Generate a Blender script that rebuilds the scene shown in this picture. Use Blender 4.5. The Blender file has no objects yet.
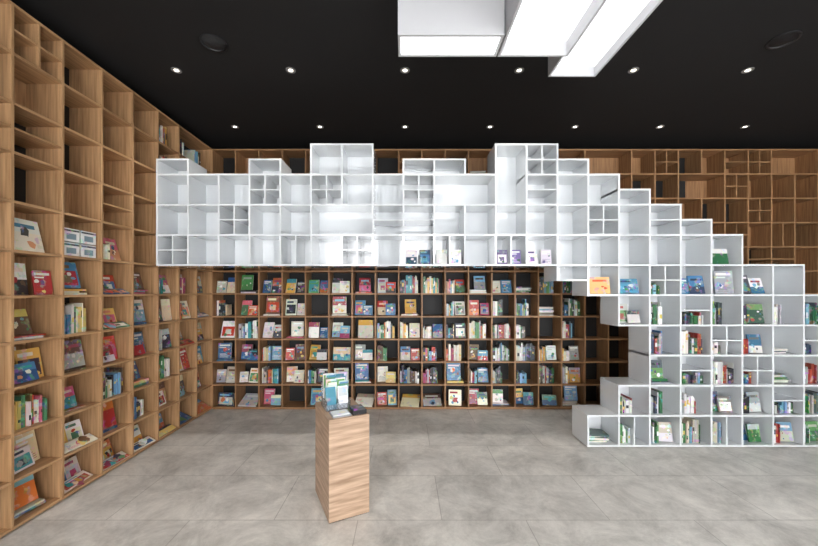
import bpy, math, random
from mathutils import Vector, Matrix
R = random.Random(5)
scene = bpy.context.scene
scene.view_settings.view_transform = 'Standard'
scene.view_settings.look = 'None'

# ---------------------------------------------------------------- materials
def lin(c):
    return tuple(((v/255.0)/12.92 if v/255.0 <= .04045 else ((v/255.0+.055)/1.055)**2.4) for v in c)
def base_mat(name, col=(200,200,200), rough=.5, metal=0.0):
    m = bpy.data.materials.new(name); m.use_nodes = True
    b = m.node_tree.nodes['Principled BSDF']
    b.inputs['Base Color'].default_value = (*lin(col), 1)
    b.inputs['Roughness'].default_value = rough
    b.inputs['Metallic'].default_value = metal
    return m
def noise_mat(name, c1, c2, scale=(1,1,1), nscale=4, rough=.5, detail=5, bump=0.0):
    m = base_mat(name, c1, rough); nt = m.node_tree; N = nt.nodes; L = nt.links
    b = N['Principled BSDF']
    tc = N.new('ShaderNodeTexCoord'); mp = N.new('ShaderNodeMapping'); mp.inputs['Scale'].default_value = scale
    no = N.new('ShaderNodeTexNoise'); no.inputs['Scale'].default_value = nscale; no.inputs['Detail'].default_value = detail
    cr = N.new('ShaderNodeValToRGB')
    cr.color_ramp.elements[0].position = .3; cr.color_ramp.elements[0].color = (*lin(c1), 1)
    cr.color_ramp.elements[1].position = .7; cr.color_ramp.elements[1].color = (*lin(c2), 1)
    L.new(tc.outputs['Object'], mp.inputs['Vector']); L.new(mp.outputs[0], no.inputs['Vector'])
    L.new(no.outputs['Fac'], cr.inputs['Fac']); L.new(cr.outputs['Color'], b.inputs['Base Color'])
    if bump:
        bp = N.new('ShaderNodeBump'); bp.inputs['Strength'].default_value = bump
        L.new(no.outputs['Fac'], bp.inputs['Height']); L.new(bp.outputs[0], b.inputs['Normal'])
    return m
OAK1, OAK2 = (152,114,78), (196,156,114)
wood_v = noise_mat('oak_vertical', OAK1, OAK2, (30,30,1.6), 1.5, .42)
wood_x = noise_mat('oak_along_x', OAK1, OAK2, (1.6,30,30), 1.5, .42)
wood_y = noise_mat('oak_along_y', OAK1, OAK2, (30,1.6,30), 1.5, .42)
bw_v = noise_mat('oak_shaded_vertical', (130,94,62), (172,130,90), (30,30,1.6), 1.5, .5)  # back-wall oak: same wood, darker tone paints in the dimmer light there
bw_x = noise_mat('oak_shaded_along_x', (130,94,62), (172,130,90), (1.6,30,30), 1.5, .5)  # same shade painted into the horizontal boards
ped_wood = noise_mat('pedestal_oak', (150,122,98), (204,174,148), (2,2,26), 1.6, .45)
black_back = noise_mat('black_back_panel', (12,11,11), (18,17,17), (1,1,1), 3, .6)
wall_black = noise_mat('wall_black_paint', (14,13,13), (20,19,19), (1,1,1), 2, .7)
ceil_black = noise_mat('ceiling_black_paint', (14,11,11), (18,15,15), (1,1,1), 2, .85)
wall_grey = noise_mat('wall_grey_paint', (120,118,115), (135,132,128), (1,1,1), 2, .7)
white_gloss = noise_mat('white_gloss_lacquer', (218,221,223), (225,228,230), (1,1,1), 1, .05)
white_gloss.node_tree.nodes['Principled BSDF'].inputs['Coat Weight'].default_value = .6
white_gloss.node_tree.nodes['Principled BSDF'].inputs['Coat Roughness'].default_value = .02
white_matt = noise_mat('white_matt', (195,195,197), (202,202,204), (1,1,1), 1, .5)
frame_dark = noise_mat('window_frame_metal', (30,30,32), (42,42,44), (1,1,1), 4, .4)
ring_grey = noise_mat('downlight_trim_grey', (120,118,116), (140,138,136), (1,1,1), 4, .4)
acrylic = base_mat('clear_acrylic', (235,240,245), .05); acrylic.node_tree.nodes['Principled BSDF'].inputs['Transmission Weight'].default_value = .85
def emit(name, col, s):
    m = base_mat(name, col); b = m.node_tree.nodes['Principled BSDF']
    b.inputs['Emission Color'].default_value = (*lin(col), 1); b.inputs['Emission Strength'].default_value = s
    return m
panel_glow = emit('light_panel', (250,252,255), 1.15)
lamp_glow = emit('lamp_lens', (255,246,232), 4.0)
# printed covers: vertex colour broken up by small printed shapes
bookm = base_mat('book_paper_covers', (200,200,200), .34); nt = bookm.node_tree; N=nt.nodes; L=nt.links
va = N.new('ShaderNodeVertexColor'); va.layer_name = 'Col'
tc = N.new('ShaderNodeTexCoord'); vo = N.new('ShaderNodeTexVoronoi'); vo.inputs['Scale'].default_value = 26
no = N.new('ShaderNodeTexNoise'); no.inputs['Scale'].default_value = 14; no.inputs['Detail'].default_value = 6
ra = N.new('ShaderNodeValToRGB'); ra.color_ramp.elements[0].position=.52; ra.color_ramp.elements[1].position=.6
ra.color_ramp.elements[0].color=(0,0,0,1); ra.color_ramp.elements[1].color=(.34,.34,.34,1)
m1 = N.new('ShaderNodeMix'); m1.data_type='RGBA'
L.new(tc.outputs['Object'], vo.inputs['Vector']); L.new(tc.outputs['Object'], no.inputs['Vector'])
L.new(no.outputs['Fac'], ra.inputs['Fac']); L.new(ra.outputs['Color'], m1.inputs[0])
L.new(va.outputs['Color'], m1.inputs[6]); L.new(vo.outputs['Color'], m1.inputs[7])
L.new(m1.outputs[2], N['Principled BSDF'].inputs['Base Color'])
# floor tiles
fl = base_mat('floor_concrete_tiles', (150,150,148), .33); nt = fl.node_tree; N = nt.nodes; L = nt.links
tc = N.new('ShaderNodeTexCoord'); mp = N.new('ShaderNodeMapping'); mp.inputs['Location'].default_value = (.37, -.11, 0)
br = N.new('ShaderNodeTexBrick'); br.offset = .5
br.inputs['Scale'].default_value = 1; br.inputs['Brick Width'].default_value = 1.32; br.inputs['Row Height'].default_value = .66
br.inputs['Mortar Size'].default_value = .004; br.inputs['Mortar Smooth'].default_value = .3
br.inputs['Color1'].default_value = (.95,.95,.95,1); br.inputs['Color2'].default_value = (1.04,1.035,1.03,1); br.inputs['Mortar'].default_value = (.64,.63,.62,1)
n1 = N.new('ShaderNodeTexNoise'); n1.inputs['Scale'].default_value = 2.3; n1.inputs['Detail'].default_value = 14; n1.inputs['Roughness'].default_value = .78; n1.inputs['Distortion'].default_value = .4
cr = N.new('ShaderNodeValToRGB')
cr.color_ramp.elements[0].position = .34; cr.color_ramp.elements[0].color = (*lin((168,165,160)),1)
cr.color_ramp.elements[1].position = .66; cr.color_ramp.elements[1].color = (*lin((230,227,221)),1)
mx = N.new('ShaderNodeMix'); mx.data_type = 'RGBA'; mx.blend_type = 'MULTIPLY'; mx.inputs[0].default_value = 1
L.new(tc.outputs['Object'], mp.inputs['Vector']); L.new(mp.outputs[0], br.inputs['Vector']); L.new(tc.outputs['Object'], n1.inputs['Vector'])
L.new(n1.outputs['Fac'], cr.inputs['Fac']); L.new(cr.outputs['Color'], mx.inputs[6]); L.new(br.outputs['Color'], mx.inputs[7])
L.new(mx.outputs[2], N['Principled BSDF'].inputs['Base Color'])

# ---------------------------------------------------------------- mesh builder
class MB:
    def __init__(s): s.v=[]; s.f=[]; s.m=[]; s.c=[]
    def obox(s, o, a, b, c, mat=0, col=(1,1,1)):
        """oriented box: corner o, edge vectors a,b,c"""
        o=Vector(o);a=Vector(a);b=Vector(b);c=Vector(c); n=len(s.v)
        if a.cross(b).dot(c) < 0: a,b=b,a
        for k in (0,1):
            for p in (o, o+a, o+a+b, o+b): s.v.append(p+c*k)
        for q in ((3,2,1,0),(4,5,6,7),(0,1,5,4),(1,2,6,5),(2,3,7,6),(3,0,4,7)):
            s.f.append([n+i for i in q]); s.m.append(mat); s.c.append(col)
    def box(s, x0,x1,y0,y1,z0,z1, mat=0, col=(1,1,1)):
        s.obox((x0,y0,z0),(x1-x0,0,0),(0,y1-y0,0),(0,0,z1-z0),mat,col)
    def poly(s, pts, mat=0, col=(1,1,1)):
        n=len(s.v); s.v += [Vector(p) for p in pts]; s.f.append(list(range(n,n+len(pts)))); s.m.append(mat); s.c.append(col)
    def lathe(s, prof, cx, cy, mats, seg=28, col=(1,1,1)):
        n=len(s.v)
        for r,z in prof:
            for i in range(seg):
                t=2*math.pi*i/seg; s.v.append(Vector((cx+r*math.cos(t), cy+r*math.sin(t), z)))
        for j in range(len(prof)-1):
            for i in range(seg):
                k=(i+1)%seg
                s.f.append([n+j*seg+i, n+j*seg+k, n+(j+1)*seg+k, n+(j+1)*seg+i]); s.m.append(mats[j]); s.c.append(col)
    def make(s, name, mats, parent=None, loc=(0,0,0)):
        me=bpy.data.meshes.new(name); me.from_pydata([tuple(v) for v in s.v],[],s.f)
        for m in mats: me.materials.append(m)
        me.polygons.foreach_set('material_index', s.m)
        ca=me.color_attributes.new('Col','FLOAT_COLOR','CORNER'); data=[]
        for f,c in zip(s.f,s.c):
            for _ in f: data += [c[0],c[1],c[2],1.0]
        ca.data.foreach_set('color', data); me.update()
        ob=bpy.data.objects.new(name, me); scene.collection.objects.link(ob); ob.location=loc
        if parent: ob.parent=parent
        return ob

# ---------------------------------------------------------------- room
LX, RX, BY, FY, CZ = -3.27, 7.7, 5.66, -4.0, 4.10
def room(name, b, mat):
    m=MB(); m.box(*b); return m.make(name,[mat])
room('floor', (LX-.1,RX+.1,FY-.1,BY+.1,-.1,0), fl)
room('ceiling', (LX-.1,RX+.1,FY-.1,BY+.1,CZ,CZ+.1), ceil_black)
room('wall_left', (LX-.1,LX,FY-.1,BY+.1,0,CZ), wall_black)
room('wall_back', (LX,RX,BY,BY+.1,0,CZ), wall_black)
room('wall_right', (RX,RX+.1,FY-.1,BY+.1,0,CZ), wall_grey)
# front wall: header + piers, glazed openings behind the camera
wins=[(LX+.35,-1.0),(-.25,2.0),(2.75,4.9),(5.5,RX-.3)]
m=MB(); m.box(LX,RX,FY-.1,FY,3.85,CZ)
prev=LX
for a,b in wins: m.box(prev,a,FY-.1,FY,0,3.85); prev=b
m.box(prev,RX,FY-.1,FY,0,3.85)
m.make('wall_front',[wall_grey])
for i,(a,b) in enumerate(wins):
    w=MB(); t=.05; c=(a+b)/2
    w.box(a,a+t,FY-.09,FY-.01,0,3.85); w.box(b-t,b,FY-.09,FY-.01,0,3.85); w.box(c-t/2,c+t/2,FY-.09,FY-.01,.08,3.79)
    for u0,u1 in ((a+t,c-t/2),(c+t/2,b-t)):
        w.box(u0,u1,FY-.09,FY-.01,0,.08); w.box(u0,u1,FY-.09,FY-.01,3.79,3.85); w.box(u0,u1,FY-.09,FY-.01,2.6,2.66)
    w.make('window_%d'%(i+1),[frame_dark])

# ---------------------------------------------------------------- books
WARM=[(204,72,46),(220,118,52),(226,178,90),(234,222,196),(238,232,214),(170,44,50),(206,100,130),(240,236,228),(76,130,168),(84,134,96),(64,60,66),(220,150,110),(238,228,206),(120,172,194),(246,242,234),(120,88,66),(52,90,130),(60,150,150),(232,206,120)]
MIXD=[(196,58,44),(48,102,156),(120,172,206),(234,232,226),(238,234,222),(84,146,94),(50,54,72),(216,168,74),(200,106,60),(160,160,160),(168,70,106),(66,156,164),(40,40,46),(206,198,182),(96,70,58),(242,240,236),(220,214,200),(190,196,200),(226,206,170)]
COOL=[(50,110,62),(98,146,90),(52,58,76),(230,230,226),(236,236,232),(58,110,152),(120,166,194),(34,38,44),(78,88,94),(170,176,178),(160,62,54),(206,200,186),(44,88,60),(232,232,228),(120,116,104)]
PINK=[(198,60,110),(218,92,132),(196,48,60),(228,120,60),(234,192,104),(144,56,112),(238,220,208),(234,168,150)]
def jit(c):
    k=R.uniform(.88,1.06); return lin(tuple(max(0,min(248,v*k+R.uniform(-8,8))) if v*k>8 else 12 for v in c))
UP=Vector((0,0,1))
PAPER=lin((225,220,208))
class Frame:
    """shelf-local: u = right along shelf, w = into shelf"""
    def __init__(s,o,u,w): s.o=Vector(o); s.u=Vector(u); s.w=Vector(w)
    def p(s,a,d,z): return s.o+s.u*a+s.w*d+UP*z
def faceout(mb,F,a,z,d,wd,h,pal,th=None,lean=None):
    th = R.uniform(.008,.028) if th is None else th
    lean = R.uniform(.1,.34) if lean is None else lean
    yaw=R.uniform(-.16,.16)
    u=(F.u*math.cos(yaw)+F.w*math.sin(yaw)); w=(F.w*math.cos(yaw)-F.u*math.sin(yaw))
    up=(UP*math.cos(lean)+w*math.sin(lean)); n=(w*math.cos(lean)-UP*math.sin(lean))
    o=F.p(a,d,z+.004+th*math.sin(lean))
    c1=R.choice(pal); mb.obox(o,u*wd,n*th,up*h,0,jit(c1))
    mb.obox(o+n*.002+u*(wd-.0005)+up*.003,u*.0015,n*(th-.004),up*(h-.006),0,PAPER)
    def rect(x0,x1,y0,y1,c,k=1): mb.obox(o-n*.0008*k+u*(wd*x0)+up*(h*y0),u*(wd*(x1-x0)),n*.0007,up*(h*(y1-y0)),0,jit(c))
    s=R.random(); c2=R.choice(pal); c3=R.choice(pal)
    if s<.3: rect(0,1,0,R.uniform(.35,.6),c2); rect(.15,.85,.72,.84,c3)
    elif s<.6: rect(.08,.92,.1,.66,c2); rect(.1,.7,.76,.88,c3); rect(.3,.7,.2,.5,c3,2)
    elif s<.8:
        rect(.1,.9,.8,.9,(235,235,230)); rect(.1,.6,.68,.74,(235,235,230))
        for q in range(4): rect(.12,R.uniform(.5,.9),.1+.07*q,.12+.07*q,c3)
    else: rect(0,1,.7,1,c2)
    if s<.85:
        for q in range(R.randint(2,6)):
            cx,cy,r=R.uniform(.18,.82),R.uniform(.12,.62),R.uniform(.04,.18); col=jit(R.choice(pal)); nn=R.choice((5,7,10))
            pts=[o-n*(.003+.0004*q)+u*(wd*cx+wd*r*R.uniform(.5,1.2)*math.cos(t*math.tau/nn))+up*(h*cy+wd*r*R.uniform(.5,1.2)*math.sin(t*math.tau/nn)) for t in range(nn)]
            mb.poly(pts,0,col)
def spines(mb,F,a0,a1,z,pal,hmax,d0=.03):
    a=a0; c=R.choice(pal); run=0; base=hmax
    while a<a1-.008:
        t=R.choice((R.uniform(.006,.014),R.uniform(.012,.024),R.uniform(.02,.036))); t=min(t,a1-a)
        if run<=0: c=R.choice(pal); run=R.choice((1,1,1,2,2,4)); base=R.uniform(.6*hmax,hmax)
        run-=1
        h=min(hmax,base+R.uniform(-.008,.008)); dp=R.uniform(.13,.2); dd=d0+R.uniform(0,.03)
        col=jit(c)
        mb.obox(F.p(a,dd,z),F.u*(t-.001),F.w*dp,UP*h,0,col)
        if R.random()<.7 and t>.01:
            mb.obox(F.p(a+.002,dd-.0008,z+h*R.uniform(.15,.6)),F.u*(t-.005),F.w*.0007,UP*h*R.uniform(.08,.3),0,jit(R.choice([(235,235,230),(30,30,34),c,(220,190,90)])))
        a+=t
    return a
def leaners(mb,F,a,z,pal,hmax,n):
    ang=R.uniform(.2,.45)
    for i in range(n):
        t=R.uniform(.012,.025); h=R.uniform(.6*hmax,hmax-.03)
        u=F.u*math.cos(ang)-UP*math.sin(ang); up=UP*math.cos(ang)+F.u*math.sin(ang)
        mb.obox(F.p(a,.04,z+t*math.sin(ang)+.001),u*(t-.001),F.w*.17,up*h*.9,0,jit(R.choice(pal)))
        a+=t/math.cos(ang)+.002
def stack(mb,F,a,z,wd,pal,n,d=.03,fan=.02):
    for i in range(n):
        t=R.uniform(.008,.028); yaw=R.uniform(-.16,.16); u=F.u*math.cos(yaw)+F.w*math.sin(yaw); w=F.w*math.cos(yaw)-F.u*math.sin(yaw)
        o=F.p(a+R.uniform(0,.01)+.01,d+R.uniform(.0,fan)+.015,z); c=jit(R.choice(pal)); wd2=wd*R.uniform(.8,1)
        mb.obox(o,u*wd2,w*.19,UP*.002,0,c); mb.obox(o+UP*.002+w*.002+u*.002,u*(wd2-.004),w*.186,UP*(t-.004),0,PAPER)
        mb.obox(o+UP*(t-.002),u*wd2,w*.19,UP*.002,0,c)
        if R.random()<.6: mb.obox(o,u*wd2,-w*.001,UP*t,0,c)
        z+=t
    return z
def fill(mb,F,wd,ht,pal,kind=None):
    """F origin = inner left-bottom-front of cell"""
    hm=min(.275,ht-.04); g=.012; k=kind or R.choice(['face','face3','face3','spine2','stackface','mix','face2','face2','stackface','spine'])
    if k=='face':
        w=R.uniform(.19,min(.27,wd-.05)); faceout(mb,F,(wd-w)*R.uniform(.2,.8),0,.05,w,min(hm,w*R.choice((.75,1.0,1.2,1.4))),pal)
    elif k=='big':
        w=min(.29,wd-.04); faceout(mb,F,(wd-w)*R.uniform(.3,.7),0,.04,w,min(hm,w*R.choice((.9,1.1,1.3))),pal)
    elif k=='lap':
        faceout(mb,F,g+.0,0,.15,.2,min(hm,.27),pal,lean=.12); faceout(mb,F,g+.13,0,.1,.19,min(hm,.25),pal,lean=.18); faceout(mb,F,g+.04,0,.04,.18,R.uniform(.14,.18),pal,lean=.3)
    elif k=='face2':
        q=R.uniform(.42,.58); w=(wd-.05)
        faceout(mb,F,g+.003,0,.05,w*q,min(hm,w*q*R.uniform(1.25,1.7)),pal); faceout(mb,F,g+w*q+.02,0,.05,w*(1-q),min(hm,w*(1-q)*R.uniform(1.25,1.7)),pal)
    elif k=='face3':
        faceout(mb,F,g+.0,0,.11,.16,min(hm,.23),pal); faceout(mb,F,g+.13,0,.05,.15,R.uniform(.15,.2),pal)
    elif k=='spine': spines(mb,F,g,wd-g-R.uniform(0,.08),0,pal,hm)
    elif k=='spine2':
        a=spines(mb,F,g,wd*R.uniform(.4,.7),0,pal,hm*R.uniform(.8,1))
        if wd-a>.19: leaners(mb,F,a+.005,0,pal,hm*.8,R.randint(1,3))
    elif k=='stack': stack(mb,F,g,0,min(.25,wd-.06),pal,R.randint(2,7))
    elif k=='stackface':
        z=stack(mb,F,g,0,min(.27,wd-.06),pal,R.randint(1,3)); 
        if ht-z>.2: w=R.uniform(.15,.22); faceout(mb,F,g+R.uniform(.01,wd-w-.06),z,.08,w,min(ht-z-.03,w*1.25),pal)
    elif k=='mix':
        a=spines(mb,F,g,wd*.42,0,pal,hm*R.uniform(.75,1)); w=wd-a-.04
        if w>.08: faceout(mb,F,a+.02,0,.07,w,min(hm,w*1.4),pal)
    elif k=='flat':
        faceout(mb,F,.015,0,.0,min(.3,wd-.05),.26,pal,lean=1.1)
    elif k=='flatlap':
        faceout(mb,F,.01,.0,.12,.16,.22,pal,lean=.3); faceout(mb,F,.18,0,.12,.15,.2,pal,lean=.3); faceout(mb,F,.03,0,.0,min(.3,wd-.06),.1,pal,lean=1.1,th=.012)
    elif k=='flat2':
        stack(mb,F,g,0,min(.3,wd-.05),pal,R.randint(1,2),d=.0)

# ---------------------------------------------------------------- wooden shelving
ZR=[.03+.345*k for k in range(7)]+[2.10+.368*k for k in range(1,6)]
T=.021
def wood_case(name, F, cols, mats, blackprob, subprob, mergeprob=0, hmerge=0):
    mb=MB(); dep=.32; n=len(cols)-1; rows=len(ZR)-1
    mb.obox(F.p(cols[0],.03,0),F.u*(cols[-1]-cols[0]),F.w*(dep-.03),UP*(ZR[0]-T/2),1)
    merged=set(); hm=set()
    for i in range(1,n):
        for j in range(7,rows):
            if R.random()<mergeprob: merged.add((i,j))     # missing vertical at column i, row j
    for i in range(n):
        for j in range(8,rows):
            if R.random()<hmerge and (i,j-1) not in hm: hm.add((i,j))      # missing shelf board below row j
    for i,c in enumerate(cols):
        for j in range(rows):
            if (i,j) in merged: continue
            mb.obox(F.p(c-T/2,0,ZR[j]),F.u*T,F.w*dep,UP*(ZR[j+1]-ZR[j]),0)
    for j,z in enumerate(ZR):
        i=0
        while i<n:
            if (i,j) in hm: i+=1; continue
            k=i
            while k<n and (k,j) not in hm: k+=1
            mb.obox(F.p(cols[i]-T/2,.0012,z-T/2),F.u*(cols[k]-cols[i]+T),F.w*(dep-.002),UP*T,1); i=k
    for i in range(n):
        for j in range(rows):
            wood = R.random()>blackprob(i,j)
            mb.obox(F.p(cols[i],dep-.012,ZR[j]),F.u*(cols[i+1]-cols[i]),F.w*.012,UP*(ZR[j+1]-ZR[j]),0 if wood else 2)
            if R.random()<subprob(i,j) and not {(i,j),(i+1,j)}&merged and not {(i,j),(i,j+1)}&hm:
                c0,c1=cols[i]+T/2,cols[i+1]-T/2; z0,z1=ZR[j]+T/2,ZR[j+1]-T/2; mm=(c0+c1)/2; zz=(z0+z1)/2; q=R.random()
                if q<.7: mb.obox(F.p(c0,.003,zz-.008),F.u*(c1-c0),F.w*(dep-.016),UP*.016,1)
                if q>.25: mb.obox(F.p(mm-.008,.002,z0),F.u*.016,F.w*(dep-.015),UP*(z1-z0),0)
    mb.make(name,mats+[black_back]); return hm

BF=Frame((0,5.30,0),(1,0,0),(0,1,0))
bcols=[-2.92+.353*i for i in range(31)]
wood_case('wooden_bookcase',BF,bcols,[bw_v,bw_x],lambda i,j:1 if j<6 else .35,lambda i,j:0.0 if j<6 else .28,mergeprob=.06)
LF=Frame((-2.92,0,0),(0,1,0),(-1,0,0))
lcols=[5.30-.385*i for i in range(12)][::-1]
lhm=wood_case('wooden_bookcase',LF,lcols,[wood_v,wood_y],lambda i,j:.1 if j<7 else .45,lambda i,j:.0 if j<7 else .4,mergeprob=.08,hmerge=.06)

# books on back wall
mb=MB()
for i in range(len(bcols)-1):
    for j in range(11):
        F=Frame(BF.p(bcols[i]+T/2,.02,ZR[j]+T/2),BF.u,BF.w)
        if j>=6:
            if R.random()<.1 and j in (6,10): fill(mb,F,.33,.33,COOL,R.choice(['spine2','stack']))
            continue
        if bcols[i]>2.6 : continue
        if R.random()<.04: continue
        pal=MIXD if R.random()<.75 else WARM
        if j==0: fill(mb,F,.331,.323,pal,R.choice(['face','stackface','flat','face3','face2']))
        elif bcols[i]>1.2 and R.random()<.6: fill(mb,F,.331,.323,COOL,R.choice(['spine','spine2','stack']))
        else: fill(mb,F,.331,.323,pal)
mb.make('shelved_books',[bookm])
# books on left wall
mb=MB()
for i in range(len(lcols)-1):
    for j in range(11):
        F=Frame(LF.p(lcols[i]+T/2,.02,ZR[j]+T/2),LF.u,LF.w)
        if j>=7:
            if (i,j) in lhm or (i,j+1) in lhm: continue
            if lcols[i]>4.0 and j>=9 and R.random()<.7: fill(mb,F,.36,.34,MIXD,R.choice(['spine','spine2','stack']))
            continue
        if j==6 and R.random()<.15: continue
        if j==6 and abs(lcols[i]-2.99)<.01: continue
        pal=PINK if (j<=1 and R.random()<.3) else (WARM if R.random()<.7 else MIXD)
        if j==0: fill(mb,F,.363,.323,pal,R.choice(['flatlap','flatlap','flat','stackface']))
        else: fill(mb,F,.363,.323,pal,R.choice(['big','lap','lap','face2','stackface','flatlap','mix','spine','big','spine2']))
mb.make('shelved_books',[bookm])

# ---------------------------------------------------------------- white floating bookcase
PX,PZ=.3534,.3463; WX0=-2.845; WY=4.014; WD=.37; TW=.02
WF=Frame((WX0,WY,0),(1,0,0),(0,1,0))
tops={0:9.5,1:9,2:9,3:9.5,4:9,5:10,6:10,7:9,8:9.5,9:9.5,10:9,11:10,12:10,13:9.5,14:9,15:8.5,16:8,17:7.5,18:7,19:6,20:6,21:5,22:5,23:4.5}
bots={**{k:6 for k in range(13)},13:5.5,14:5,15:4}
cells=[]
special={ # (col,row):'sub' = 2x2, 'v','h'
 (0,6):'sub',(3,9):'h',(3,8):'sub',(2,7):'sub',(5,8):'sub',(8,8):'sub',(9,6):'v',(6,6):'sub',(11,6):'v',(12,8):'h',(12,9):'sub',(14,7):'sub',
 (16,5):'sub',(17,2):'h',(18,3):'sub',(19,2):'sub',(16,7):'h',(20,1):'h',(18,0):'v',(17,4):'h',(21,3):'sub',(9,9):'v',(4,6):'v',(7,7):'h',(8,7):'h',(15,0):'v'}
dwide={(5,7),(9,8)}      # wide cells
dtall={(11,8)}     # tall cells
def col_rows(c,b,t):
    r=b
    while r<t-1e-6:
        nx=min(t, math.floor(r+1e-6)+1); yield r,nx; r=nx
skip=set()
spans=[]
for c in range(24):
    spans.append((c,bots.get(c,0),tops[c]))
spans += [(14,0,1),(15,0,2)]
edgesH=set(); edgesV=set()
def addcell(c0,r0,c1,r1):
    cells.append((c0,r0,c1,r1))
    x=c0
    while x<c1-1e-6: edgesH.add((round(x*2),round(r0*2))); edgesH.add((round(x*2),round(r1*2))); x+=.5
    y=r0
    while y<r1-1e-6: edgesV.add((round(c0*2),round(y*2))); edgesV.add((round(c1*2),round(y*2))); y+=.5
subs=[]
for c,b,t in spans:
    for r0,r1 in col_rows(c,b,t):
        if (c,r0) in skip: continue
        if (c,r0) in dwide: addcell(c,r0,c+2,r1); skip.add((c+1,r0)); continue
        if (c,r0) in dtall: addcell(c,r0,c+1,r0+2); skip.add((c,r0+1)); continue
        addcell(c,r0,c+1,r1)
        if (c,r0) in special and r1-r0>.9: subs.append((c,r0,special[(c,r0)]))
W=MB(); ZB=.02
def wz(r): return ZB+r*PZ
# merge unit edges into continuous boards
def runs(s, key, other):
    rows={}
    for e in s: rows.setdefault(e[other],[]).append(e[key])
    for o,l in rows.items():
        l.sort(); st=l[0]; pv=st
        for q in l[1:]+[None]:
            if q is None or q!=pv+1: yield o,st,pv+1; st=q
            pv=q
for y,a,b in runs(edgesH,0,1):
    W.obox(WF.p(a/2*PX-TW/2,.001,wz(y/2)-TW/2),WF.u*((b-a)*PX/2+TW),WF.w*(WD-.002),UP*TW)
for x,a,b in runs(edgesV,1,0):
    W.obox(WF.p(x/2*PX-TW/2,0,wz(a/2)+TW/2),WF.u*TW,WF.w*WD,UP*(PZ*(b-a)/2-TW))
for c0,r0,c1,r1 in cells:
    W.obox(WF.p(c0*PX,WD-.012,wz(r0)),WF.u*((c1-c0)*PX),WF.w*.011,UP*((r1-r0)*PZ))
for c,r,k in subs:
    x0=c*PX+TW/2; z0=wz(r)+TW/2; w=PX-TW; h=PZ-TW
    if k in('sub','h'): W.obox(WF.p(x0,.003,z0+h/2-.007),WF.u*w,WF.w*(WD-.02),UP*.014)
    if k in('sub','v'): W.obox(WF.p(x0+w/2-.007,.002,z0),WF.u*.014,WF.w*(WD-.02),UP*h)
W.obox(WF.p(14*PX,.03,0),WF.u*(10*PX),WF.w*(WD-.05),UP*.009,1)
W.make('white_bookcase',[white_gloss,black_back])
# books on white bookcase
mb=MB(); subd={(c,r):k for c,r,k in subs}
def cellF(c,r,off=.0): return Frame(WF.p(c*PX+TW/2+off,.02,wz(r)+TW/2),WF.u,WF.w)
BLUE=[(60,120,160),(90,160,190),(40,70,90),(230,230,225)]
for c0,r0,c1,r1 in cells:
    if r1-r0<.9 or (c0,r0) in subd: 
        if (c0,r0) in subd and c0>=14 and r0<6 and subd[(c0,r0)]!='v' and R.random()<.8:
            F=cellF(c0,r0); spines(mb,F,.01,.15 if subd[(c0,r0)]=='sub' else .3,0,COOL,.14)
        elif (c0,r0) in subd and c0>=14 and r0<2:
            F=cellF(c0,r0); spines(mb,F,.01,.15,0,COOL,.24)
        continue
    if c0<14: continue
    F=cellF(c0,r0)
    if r0>=7: continue
    if r0>=6:
        if c0>17 or R.random()<.15: fill(mb,F,PX-TW,.31,COOL,'face')
        continue
    if r0>=5:
        if c0>14 and R.random()<.85: fill(mb,F,PX-TW,.31,BLUE if R.random()<.6 else COOL,R.choice(['face','face2','face2']))
        continue
    fill(mb,F,PX-TW,.31,COOL,R.choice(['spine','spine','spine2','spine2','face3','stackface','mix','stack']))
for c in (8,9):
    F=cellF(c,6)
    for a in (.02,.18): faceout(mb,F,a,0,.04,.125,.17,BLUE,lean=.15)
F=cellF(11,6); 
for a in (.02,.18): faceout(mb,F,a,0,.04,.12,.17,[(230,230,225),(60,90,70),(120,110,150)],lean=.15)
F=cellF(12,6); 
for a in (.02,.18): faceout(mb,F,a,0,.04,.12,.17,[(226,220,225),(110,90,140)],lean=.15)
faceout(mb,cellF(14,5),.05,0,.05,.22,.2,[(90,160,190),(230,180,120),(220,90,60)],lean=.2)
mb.make('shelved_books',[bookm])

# ---------------------------------------------------------------- small shelf things
def boxset():
    mb=MB()
    F=Frame(LF.p(2.99+T/2+.01,.03,ZR[6]+T/2+.001),LF.u,LF.w)
    for k in range(2):
        for q in range(2):
            o=F.p(.01+q*.17,0,k*.125); mb.obox(o,F.u*.15,F.w*.13,UP*.115,0,lin((226,224,220)))
            mb.obox(o+F.u*.03-F.w*.001+UP*.02,F.u*.09,F.w*.001,UP*.05,0,lin((120,140,150)))
            mb.obox(o+F.u*.0-F.w*.001+UP*.09,F.u*.15,F.w*.001,UP*.015,0,lin((60,60,66)))
    mb.make('boxed_gift_mugs',[bookm])
boxset()

# ---------------------------------------------------------------- display pedestal
a1,a2=math.radians(26),math.radians(116)
near=Vector((-.587,2.70,0)); U=Vector((math.cos(a1),math.sin(a1),0)); V=Vector((math.cos(a2),math.sin(a2),0))
P=MB(); H=.80; wl,wv=.33,.50
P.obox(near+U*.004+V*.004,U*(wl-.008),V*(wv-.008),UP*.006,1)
P.obox(near+UP*.006,U*wl,V*.02,UP*(H-.024),0); P.obox(near+V*(wv-.02)+UP*.006,U*wl,V*.02,UP*(H-.024),0)
P.obox(near+V*.02+UP*.006,U*.02,V*(wv-.04),UP*(H-.024),0); P.obox(near+V*.02+U*(wl-.02)+UP*.006,U*.02,V*(wv-.04),UP*(H-.024),0)
P.obox(near+UP*(H-.018),U*wl,V*wv,UP*.018,0)
P.make('display_pedestal',[ped_wood,black_back])
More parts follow.
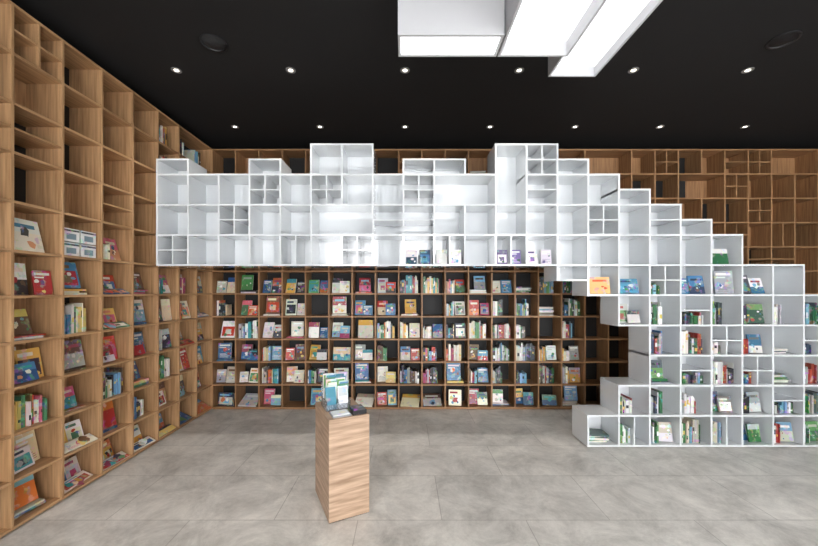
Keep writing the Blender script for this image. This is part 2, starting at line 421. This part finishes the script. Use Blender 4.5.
# brochure holder
hold=bpy.data.objects.new('brochure_holder',None); scene.collection.objects.link(hold)
o=near+U*.03+V*.2+UP*(H+.0005)
h=MB()
for dx in (0,.1,.2):
    h.obox(o+U*dx,U*.004,V*.2,UP*.08)
h.obox(o+U*.0,U*.204,V*.004,UP*.05); h.obox(o+V*.196,U*.204,V*.004,UP*.2); h.obox(o+V*.0,U*.204,V*.2,UP*.003)
h.make('acrylic_tray',[acrylic],hold)
h=MB()
cs=[(70,130,160),(230,232,232),(120,170,90),(236,236,236),(90,150,120),(200,215,220),(226,226,220),(90,150,190)]
for q,dx in enumerate((.008,.108)):
    for k in range(7):
        ang=.04+.05*k; up=UP*math.cos(ang)-V*math.sin(ang)*.5+U*R.uniform(-.08,.08)
        hh=.17+.022*k+R.uniform(0,.02)
        o2=o+U*dx+V*(.03+.022*k)+UP*.004; cc=cs[(k+q*3)%8]
        h.obox(o2,U*.086,V*.005,up*hh,0,jit(cc))
        h.obox(o2-V*.0012+U*.006+up*hh*.55,U*.074,V*.001,up*hh*.4,0,jit(cs[(k*3+q)%8]))
h.make('leaflets',[bookm],hold)
mb=MB()
F=Frame(near+U*.17+V*.02+UP*H,U,V); 
mb.obox(F.p(-.13,.01,0),U*.15,V*.13,UP*.012,0,lin((150,154,158))); mb.obox(F.p(-.125,.015,.012),U*.13,V*.11,UP*.008,0,lin((225,228,230)))
mb.obox(F.p(.03,.0,0),U*.115,V*.14,UP*.035,0,lin((24,24,26))); mb.obox(F.p(.04,.01,.035),U*.09,V*.1,UP*.012,0,lin((90,90,92)))
mb.make('magazine_stack',[bookm])

# ---------------------------------------------------------------- ceiling fittings
def light_box(x0,x1,y0,y1,zb,rec):
    e=bpy.data.objects.new('ceiling_light_box',None); scene.collection.objects.link(e)
    m=MB(); t=.018
    m.box(x0,x1,y0,y0+t,zb,CZ-.001); m.box(x0,x1,y1-t,y1,zb,CZ-.001); m.box(x0,x0+t,y0+t,y1-t,zb,CZ-.001); m.box(x1-t,x1,y0+t,y1-t,zb,CZ-.001)
    m.make('housing',[white_matt],e)
    m=MB(); m.box(x0+t,x1-t,y0+t,y1-t,zb+rec,zb+rec+.02); m.make('diffuser',[panel_glow],e)
light_box(-.05,.70,2.46,2.69,3.60,.012)
light_box(.712,1.25,.9,2.69,3.60,.11)
light_box(1.336,1.776,1.3,3.27,3.80,.085)
def downlight(x,y,en):
    e=bpy.data.objects.new('recessed_downlight',None); scene.collection.objects.link(e)
    m=MB(); z=CZ
    m.lathe([(.05,z-.0005),(.049,z-.006),(.04,z-.006),(.024,z-.003),(.0,z-.003)],x,y,[0,0,0,1]); m.make('trim_and_lens',[ring_grey,lamp_glow],e)
    ld=bpy.data.lights.new('beam','SPOT'); ld.energy=en; ld.spot_size=math.radians(95); ld.spot_blend=.8; ld.shadow_soft_size=.04; ld.color=(1,.95,.88)
    lo=bpy.data.objects.new('beam',ld); scene.collection.objects.link(lo); lo.location=(x,y,z-.02); lo.parent=e
for k in range(-2,4): downlight(k*1.19,3.645,45)
for k in range(-2,5): downlight(k*1.19,4.90,24)
for k in (-2,-1,0,1.5+1,3): downlight(k*1.19,.6,90)
for x,y in ((-1.77,3.24),(3.46,3.2)):
    m=MB(); z=CZ
    m.lathe([(.115,z-.0005),(.115,z-.012),(.1,z-.014),(.095,z-.006),(.07,z-.01),(.03,z-.014),(0,z-.014)],x,y,[0]*6); m.make('ceiling_speaker',[frame_dark])

# ---------------------------------------------------------------- daylight through the front windows
w=bpy.data.worlds.new('World'); scene.world=w; w.use_nodes=True
bg=w.node_tree.nodes['Background']; bg.inputs[0].default_value=(.97,.98,1,1); bg.inputs[1].default_value=11.0

cam=bpy.data.cameras.new('Camera'); co=bpy.data.objects.new('Camera',cam); scene.collection.objects.link(co)
co.location=(0,0,1.8); co.rotation_euler=(math.radians(90),0,0)
cam.sensor_width=36; cam.lens=350/818*36; cam.shift_x=4/818; cam.shift_y=18/818; cam.clip_start=.05
scene.camera=co
